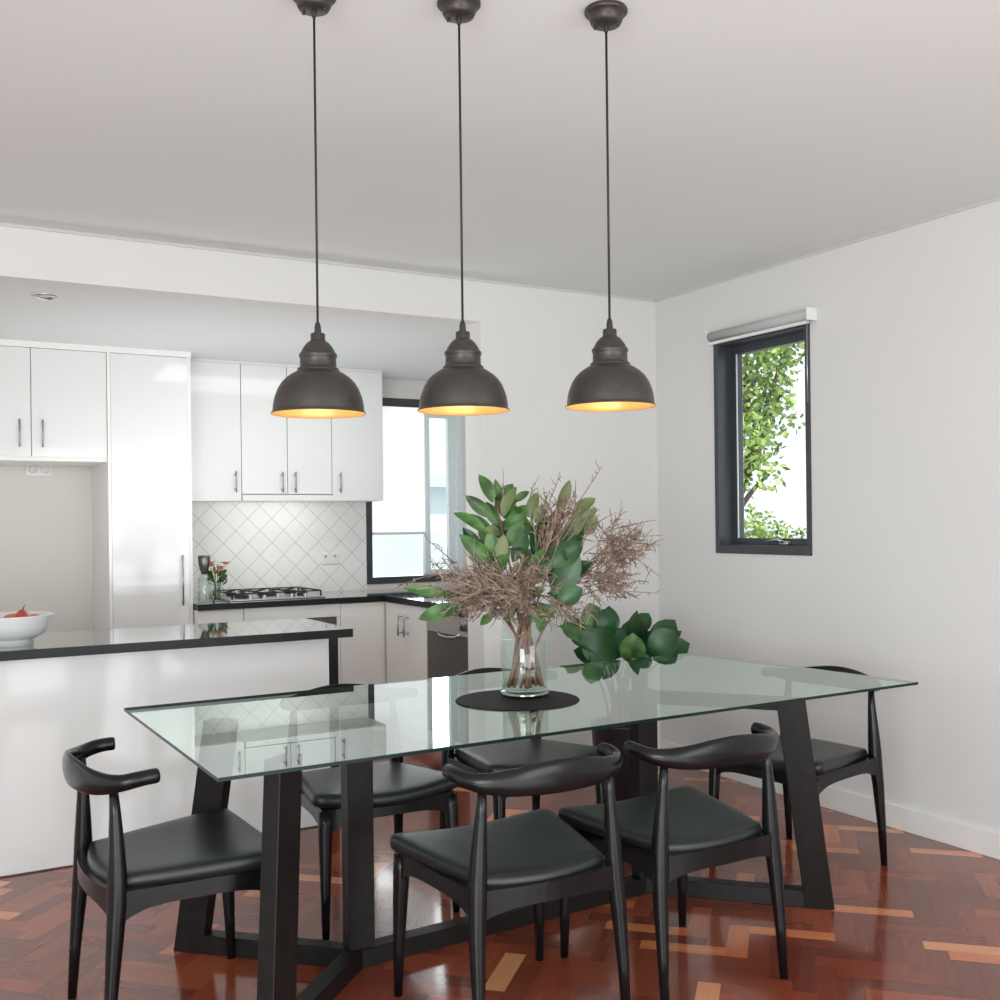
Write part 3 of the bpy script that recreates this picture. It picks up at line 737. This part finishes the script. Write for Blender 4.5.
# extra bare stems seen through the glass
for k in range(5):
    a = .5 + k * 1.25
    p0 = F(a, .062); p2 = Vector((VX + .03 * math.cos(a + 2.6), VY + .03 * math.sin(a + 2.6), VZ + .33))
    p1 = (p0 + p2) / 2 + Vector((.02 * math.cos(a + 1), .02 * math.sin(a + 1), 0))
    bm = bmesh.new(); tube(bm, [p - Vector((VX, VY, VZ)) for p in bez(p0, p1, p2, 8)], [.0085, .008, .0075, .007, .007, .0065, .006, .006, .005], 7)
    s_ = obj('bare_stem', bm, M['stem'], None, True, loc=(VX, VY, VZ)); tag(s_, 'bare red-brown stem standing in the water of the glass vase', 'stem', 'bare stems in the vase')

# ------------------------------------------------------------------ corner plant
PX, PY = 3.17, 4.33
t = thing('potted_plant', 'broad-leaved dark green potted plant in the corner behind the table', 'plant', (PX, PY, 0))
bm = bmesh.new(); lathe(bm, [(0, 0), (.12, 0), (.128, .01), (.15, .35), (.153, .36), (.143, .36), (.14, .32), (0, .32)], n=40); obj('pot', bm, M['pot'], t, True)
bm = bmesh.new(); lathe(bm, [(0, .325), (.139, .322)], n=30); obj('soil', bm, M['soil'], t)
S2 = 197.0
def Q(px, py, dep=0): return CR * ((px - 636) / S2) + CD * dep + Vector((0, 0, 1.38 - (py - 518) / S2))
bml = bmesh.new(); bms = bmesh.new()
PL = [(622, 658, 577, 618, 34, -.10), (630, 655, 598, 626, 36, -.14), (612, 640, 607, 600, 26, .0), (622, 640, 628, 604, 22, .05), (640, 655, 624, 622, 26, -.06), (645, 655, 655, 616, 26, .06), (650, 650, 652, 608, 14, .0),
      (662, 655, 692, 618, 26, .03), (665, 658, 704, 640, 26, -.04), (660, 655, 690, 628, 30, -.08), (645, 662, 645, 628, 26, -.16), (625, 662, 590, 645, 24, -.05), (600, 655, 612, 672, 22, -.16), (610, 662, 607, 640, 24, -.12),
      (640, 665, 660, 650, 24, -.14), (628, 660, 640, 640, 26, .10), (650, 662, 672, 630, 26, .10), (615, 650, 590, 630, 26, .12), (640, 668, 652, 664, 16, -.1), (668, 656, 697, 628, 20, .02), (600, 640, 583, 612, 22, -.02), (648, 640, 668, 612, 20, .1), (672, 660, 688, 648, 18, -.08), (628, 640, 618, 606, 20, -.05)]
for bx, by, tx, ty, w_, dz in PL:
    p = Q(bx, by, dz * .6); q = Q(tx, ty, dz)
    leaf(bml, p, q, w_ / S2, -CD * 1.0 + Vector((rnd.uniform(-.6, .6), rnd.uniform(-.5, .5), rnd.uniform(.0, .9))), bend=.18, mi=rnd.choice((0, 0, 0, 1)), shape=.60, fold=.2)
    a = Vector((rnd.uniform(-.05, .05), rnd.uniform(-.05, .05), .31))
    tube(bms, bez(a, Vector((a.x, a.y, .55)), p, 8), [.008 - .004 * i / 8 for i in range(9)], 6)
obj('stems', bms, M['stem'], t, True); obj('leaves', bml, [M['green_dk'], M['green']], t, True)

# ------------------------------------------------------------------ fruit bowl
t = thing('fruit_bowl', 'white footed porcelain bowl on the left end of the island', 'bowl', (.405, 4.75, CT1))
bm = bmesh.new(); lathe(bm, [(0, .006), (.085, .006), (.086, 0), (.092, 0), (.088, .02), (.10, .025), (.135, .045), (.158, .08), (.168, .118), (.170, .122), (.165, .121), (.15, .08), (.125, .05), (.06, .035), (0, .034)], n=56)
obj('bowl_body', bm, M['porcelain'], t, True)
def pear(label, x, y, z, s, m, tilt):
    t = thing('pear', label, 'fruit', (x, y, z)); t.rotation_euler = tilt
    bm = bmesh.new(); lathe(bm, [(0, -.038 * s), (.02 * s, -.036 * s), (.036 * s, -.018 * s), (.039 * s, .0), (.033 * s, .02 * s), (.021 * s, .038 * s), (.014 * s, .05 * s), (.006 * s, .056 * s), (0, .055 * s)], n=24); obj('flesh', bm, M[m], t, True)
    bm = bmesh.new(); tube(bm, [(0, 0, .054 * s), (.003, 0, .066 * s), (.008, 0, .076 * s)], .0022, 6); obj('stalk', bm, M['stem'], t, True)
z = CT1
pear('dark red pear standing upright in the white bowl', .445, 4.72, z + .088, 1.0, 'pear', (.15, .1, 0))
pear('orange-red pear lying in the white bowl toward its right rim', .495, 4.755, z + .083, 1.0, 'apple', (1.2, .2, -.6))
pear('red pear lying in the white bowl toward its left rim', .345, 4.74, z + .083, 1.0, 'pear', (-1.1, .3, .5))
pear('orange pear at the back of the white bowl', .42, 4.825, z + .083, 1.0, 'apple', (1.0, -.4, 1.5))

# ------------------------------------------------------------------ things on back worktop
t = thing('glass_decanter', 'clear ribbed glass bottle with dark shield-shaped stopper beside the pantry', 'bottle', (1.655, 6.56, CT1))
bm = bmesh.new(); lathe(bm, [(0, 0), (.040, 0), (.042, .01), (.040, .15), (.030, .17), (.020, .178), (.016, .178), (.016, .17), (.036, .145), (.038, .012), (0, .01)], n=24)
obj('bottle_body', bm, M['vaseglass'], t, True)
bm = bmesh.new(); lathe(bm, [(0, .176), (.018, .176), (.022, .19), (.034, .23), (.038, .27), (.036, .29), (0, .292)], n=20)
obj('stopper', bm, M['steel_dk'], t, True)
bm = bmesh.new()
for k in range(12):
    a = k * PI / 6; tube(bm, [(.041 * math.cos(a), .041 * math.sin(a), .01), (.0405 * math.cos(a), .0405 * math.sin(a), .148)], .002, 5)
obj('ribs', bm, M['vaseglass'], t, True)
t = thing('flower_vase', 'small clear glass vase beside the ribbed bottle on the back worktop', 'vase', (1.745, 6.60, CT1))
bm = bmesh.new(); lathe(bm, [(0, 0), (.040, 0), (.046, .03), (.036, .09), (.044, .12), (.042, .12), (.034, .09), (.043, .03), (0, .008)], n=28)
obj('vase_body', bm, M['vaseglass'], t, True)
t = thing('flower_bunch', 'bunch of peach flowers and green leaves in the small vase on the back worktop', 'flowers', (1.745, 6.60, CT1 + .012))
bm = bmesh.new()
for k in range(7):
    a = k * .9; tube(bm, bez((.02 * math.cos(a), .02 * math.sin(a), 0), (0, 0, .08), (.05 * math.cos(a), .05 * math.sin(a), .18 + .02 * (k % 3)), 6), .0025, 5)
obj('stems', bm, M['green'], t, True)
bm = bmesh.new()
for k in range(34):
    a = rnd.uniform(0, 2 * PI); p = Vector((.03 * math.cos(a), .03 * math.sin(a), rnd.uniform(.09, .17)))
    leaf(bm, p, p + Vector((math.cos(a) * .035, math.sin(a) * .035, rnd.uniform(-.01, .05))), .022)
obj('leaves', bm, [M['green']], t, True)
for k in range(9):
    a = k * 2.4; r = .02 + .035 * (k % 3) / 2; c = Vector((r * math.cos(a), r * math.sin(a), .19 + .03 * math.sin(k * 1.7)))
    bm = bmesh.new()
    for j in range(9):
        b_ = j * 2 * PI / 9; dr = Vector((math.cos(b_), math.sin(b_), .6))
        leaf(bm, c, c + dr * .034, .022, nrm=Vector((0, 0, 1)))
    obj('bloom', bm, M['petal'], t, True)

# ------------------------------------------------------------------ pendant lamps
def make_pendant(zb):
    """zb: height of the shade rim; everything hangs from ceiling ZC"""
    t = thing('pendant_lamp', 'x', 'lamp', group='bronze pendant lamps in a row over the table')
    k = .000300
    can = bmesh.new(); H_ = ZC - zb
    lathe(can, [(0, 0), (.051, 0), (.0535, -.004), (.0535, -.010), (.050, -.014), (.042, -.015), (.0405, -.030), (.036, -.038), (.012, -.041), (.0, -.041)], z0=H_, n=44)
    obj('ceiling_canopy', can, M['lamp'], t, True)
    for a in (-.9, -.9 + PI):
        sc = bmesh.new(); lathe(sc, [(0, -.0455), (.003, -.045), (.0042, -.0425), (.0042, -.034)], .029 * math.cos(a), .029 * math.sin(a), H_, 10); obj('canopy_screw', sc, M['lampdk'], t, True)
    g = bmesh.new(); lathe(g, [(.0065, -.041), (.0065, -.050), (.004, -.058), (.002, -.058)], z0=H_, n=14); obj('cord_grip', g, M['lampdk'], t, True)
    c = bmesh.new(); tube(c, [(0, 0, 218 * .001), (0, 0, H_ - .05)], .0030, 8); obj('cord', c, M['cord'], t, True)
    prof = [(375, 0), (377, 8), (366, 14), (362, 28), (360, 60), (352, 110), (340, 150), (318, 205), (288, 252), (250, 290), (210, 318), (178, 336), (166, 342), (166, 352), (162, 362), (150, 368), (144, 380), (144, 415), (142, 440), (146, 448), (151, 460), (152, 472), (146, 482), (134, 494), (128, 510), (116, 530), (100, 552), (82, 572), (64, 582), (58, 590), (58, 636), (52, 644), (28, 646)]
    s = bmesh.new(); lathe(s, [(r * k, z * k) for r, z in prof], n=64); so = obj('shade', s, M['lamp'], t, True)
    inn = [(372, 1), (360, 14), (357, 30), (354, 60), (346, 110), (334, 148), (312, 203), (282, 248), (245, 286), (205, 312), (150, 332), (60, 338), (0, 338)]
    s = bmesh.new(); lathe(s, [(r * k, z * k) for r, z in inn], n=64); obj('shade_lining', s, M['shadein'], so, True)
    g = bmesh.new(); lathe(g, [(28 * k, 646 * k), (26 * k, 690 * k), (20 * k, 722 * k), (12 * k, 735 * k), (9 * k, 735 * k)], n=16); obj('cord_grip', g, M['lampdk'], t, True)
    b = bmesh.new(); lathe(b, [(0, .038), (.014, .041), (.024, .052), (.026, .065), (.020, .08), (.013, .092), (.013, .101), (0, .101)], n=24); obj('bulb', b, M['bulb'], t, True)
    return t
XC = [(317, 2.535, 417, 412, 523.4), (462, 2.580, 410, 408, 521.7), (609, 2.630, 402, 404, 520)]
labs = ['dark bronze dome pendant lamp over the table, leftmost of the row of three', 'dark bronze dome pendant lamp over the table, middle one of the row of three', 'dark bronze dome pendant lamp over the table, rightmost of the row of three']
pend = [(Vector(CR) * (-.4315) + Vector(CD) * 2.535, 1.642), (Vector(CR) * (-.0855) + Vector(CD) * 2.580, 1.650), (Vector(CR) * .2785 + Vector(CD) * 2.630, 1.661)]
for (p, zb), lab in zip(pend, labs):
    t = make_pendant(zb); t.location = (p.x, p.y, zb); t['label'] = lab
    l = D.lights.new('bulb_light', 'POINT'); l.energy = .40; l.color = (1, .80, .55); l.shadow_soft_size = .02
    lo = D.objects.new('bulb_light', l); link(lo); lo.location = (p.x, p.y, zb + .03)

# ------------------------------------------------------------------ outside
struct(obj('ground', boxes((-30, 40, -30, 40, -.6, -.5)), M['grass']))
def tree(label, cx, cy, zs, crowns, nleaf, seed, name='garden_tree', sz=(.07, .13)):
    r = random.Random(seed); t = thing(name, label, 'tree' if 'tree' in name else 'bush', (cx, cy, -.5))
    bm = bmesh.new()
    top = Vector(crowns[0][0]) - Vector((cx, cy, -.5))
    tube(bm, bez((0, 0, 0), (0, 0, top.z * .6), top, 8), [.09 - .06 * i / 8 for i in range(9)], 8)
    for c, _ in crowns:
        q = Vector(c) - Vector((cx, cy, -.5)); a = top * .6
        tube(bm, bez(a, (a + q) / 2 + Vector((0, 0, .1)), q, 6), [.03 - .003 * i for i in range(7)], 6)
    obj('trunk', bm, M['bark'], t, True)
    bm = bmesh.new()
    for c, rad in crowns:
        for k in range(int(nleaf * rad ** 2 / .25)):
            v = Vector((r.gauss(0, 1), r.gauss(0, 1), r.gauss(0, 1))).normalized() * rad * r.random() ** .45
            p = Vector(c) + v - Vector((cx, cy, -.5)); d = Vector((r.uniform(-1, 1), r.uniform(-1, 1), r.uniform(-1, .6))).normalized() * r.uniform(*sz)
            s = d.cross(Vector((r.uniform(-1, 1), r.uniform(-1, 1), r.uniform(-1, 1)))).normalized() * d.length * .28
            vs = [bm.verts.new(p), bm.verts.new(p + d * .5 + s), bm.verts.new(p + d), bm.verts.new(p + d * .5 - s)]
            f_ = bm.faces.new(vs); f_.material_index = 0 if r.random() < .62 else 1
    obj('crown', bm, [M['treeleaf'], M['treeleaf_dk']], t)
# seen through the right-hand window (looking along +x +y)
def W(px, py, dist):
    """point beyond the window in direction of the given bearing, dist metres from the viewer"""
    v = CR * ((px - 500) / 1057.0) + CD + Vector((0, 0, -(py - 519) / 1057.0)); v = v * dist; v.z += 1.38
    return v
cr = [(W(755, 380, 8.5), .30), (W(745, 430, 8.3), .27), (W(775, 365, 8.7), .26), (W(750, 345, 8.6), .3), (W(762, 450, 8.5), .16), (W(775, 420, 8.6), .22), (W(770, 475, 8.4), .13), (W(790, 345, 8.6), .2), (W(735, 480, 8.4), .26), (W(720, 400, 8.6), .45), (W(740, 300, 8.6), .55), (W(782, 395, 8.5), .14)]
c0 = W(690, 400, 8.6)
tree('leafy tree hanging over the upper left of the right-hand window view', c0.x, c0.y, 0, cr, 820, 3, sz=(.045, .085))
cr = [(W(760, 535, 9.5), .22), (W(742, 530, 9.4), .22), (W(785, 545, 9.5), .2), (W(800, 550, 9.5), .18), (W(770, 560, 9.5), .3)]
c0 = W(765, 560, 9.5)
tree('low sunlit shrub at the bottom of the right-hand window view', c0.x, c0.y, 0, cr, 1300, 5, 'garden_shrub', sz=(.04, .07))
# neighbouring house seen through the kitchen window
t = thing('neighbour_house', 'pale washed-out neighbouring house outside the kitchen window', 'building', (6.5, 13, -.5))
obj('wall', boxes((-4, 2.5, 0, 3, 0, 2.35)), M['ext'], t)
obj('balcony_wall', boxes((-3, 1.0, -1.2, -1.1, 1.1, 1.75)), M['ext2'], t)
obj('roof', boxes((-4.2, 2.7, -.3, 3.2, 2.35, 2.5)), M['ext2'], t)
obj('window', boxes((-1.6, -.4, -.03, 0, 1.4, 2.2), (.8, 2.0, -.03, 0, 1.4, 2.2)), M['ext2'], t)

# ------------------------------------------------------------------ light
wd = D.worlds.new('World'); bpy.context.scene.world = wd; wd.use_nodes = True
nt = wd.node_tree; bg = nt.nodes['Background']
bg.inputs['Color'].default_value = (.93, .97, 1, 1); bg.inputs['Strength'].default_value = 1.3
def area(name, loc, target, size, e, col=(1, 1, 1), sy=None):
    l = D.lights.new(name, 'AREA'); l.energy = e; l.color = col; l.size = size
    if sy: l.shape = 'RECTANGLE'; l.size_y = sy
    o = D.objects.new(name, l); link(o); o.location = loc
    d = Vector(target) - Vector(loc); o.rotation_euler = d.to_track_quat('-Z', 'Y').to_euler()
    return o
area('fill_light_main', (-2.3, -1.4, 1.5), (2.2, 3.6, .8), 2.4, 116, (.93, .99, 1), 1.8)  # added fill lamp behind the viewpoint; no window is built there
area('fill_light_side', (2.6, -2.0, 1.5), (1.4, 3.6, .9), 2.2, 50, (.93, .99, 1), 1.8)  # second added fill lamp from behind, likewise without a window
area('ceiling_fill_light', (.6, .4, .5), (1.2, 2.6, 2.65), 3.0, 54, (.93, 1, 1), 2.4)  # added unseen lamp aimed up to brighten the ceiling
area('kitchen_fill_light', (2.3, 5.75, 2.40), (2.3, 6.0, 0), 1.5, 7, (.97, 1, .99), .5)  # added area lamp brightening the kitchen; no fitting hangs here
area('kitchen_upward_fill', (1.6, 5.8, 1.0), (1.6, 5.8, 3), 2.2, 13, (.97, .995, 1), .6)  # added unseen lamp aimed up to whiten the kitchen ceiling
area('splashback_fill_light', (2.25, 6.82, 1.525), (2.2, 7.05, .9), .58, 1.2, (1, 1, .97), .1)  # lamp added under the hood to brighten the splashback tiles
area('kitchen_window_light', (4.2, 9.2, 2.0), (2.2, 5.5, 1.0), 2.6, 95, (.97, .99, 1), 2.0)
sn = D.lights.new('sun', 'SUN'); sn.energy = 3.0; sn.angle = .05; sn.color = (1, .97, .9)
so = D.objects.new('sun', sn); link(so); so.rotation_euler = (math.radians(35), math.radians(-20), math.radians(40))

# ------------------------------------------------------------------ camera
f, cyp, r, yw, H = 1057.25, 521.23, -.0118845, .5203656, 1.38
cr_, sr_ = math.cos(r), math.sin(r)
Rz = Matrix(((cr_, -sr_, 0), (sr_, cr_, 0), (0, 0, 1)))
A = Rz @ Vector((math.cos(yw), 0, math.sin(yw))); Bv = Rz @ Vector((-math.sin(yw), 0, math.cos(yw))); U = Rz @ Vector((0, -1, 0))
Mw = Matrix((A, Bv, U))
cx_, cy_, cz_ = Mw @ Vector((1, 0, 0)), Mw @ Vector((0, -1, 0)), Mw @ Vector((0, 0, -1))
m4 = Matrix((cx_, cy_, cz_)).transposed().to_4x4(); m4.translation = Vector((0, 0, H))
cam = D.cameras.new('camera'); co = D.objects.new('camera', cam); link(co); co.matrix_world = m4
cam.sensor_width = 36; cam.lens = 36 * f / 1000; cam.shift_y = (cyp - 500) / 1000; cam.clip_start = .02
sc = bpy.context.scene; sc.camera = co
sc.view_settings.view_transform = 'Standard'; sc.view_settings.look = 'None'; sc.view_settings.exposure = 0.0; sc.view_settings.gamma = 1.0
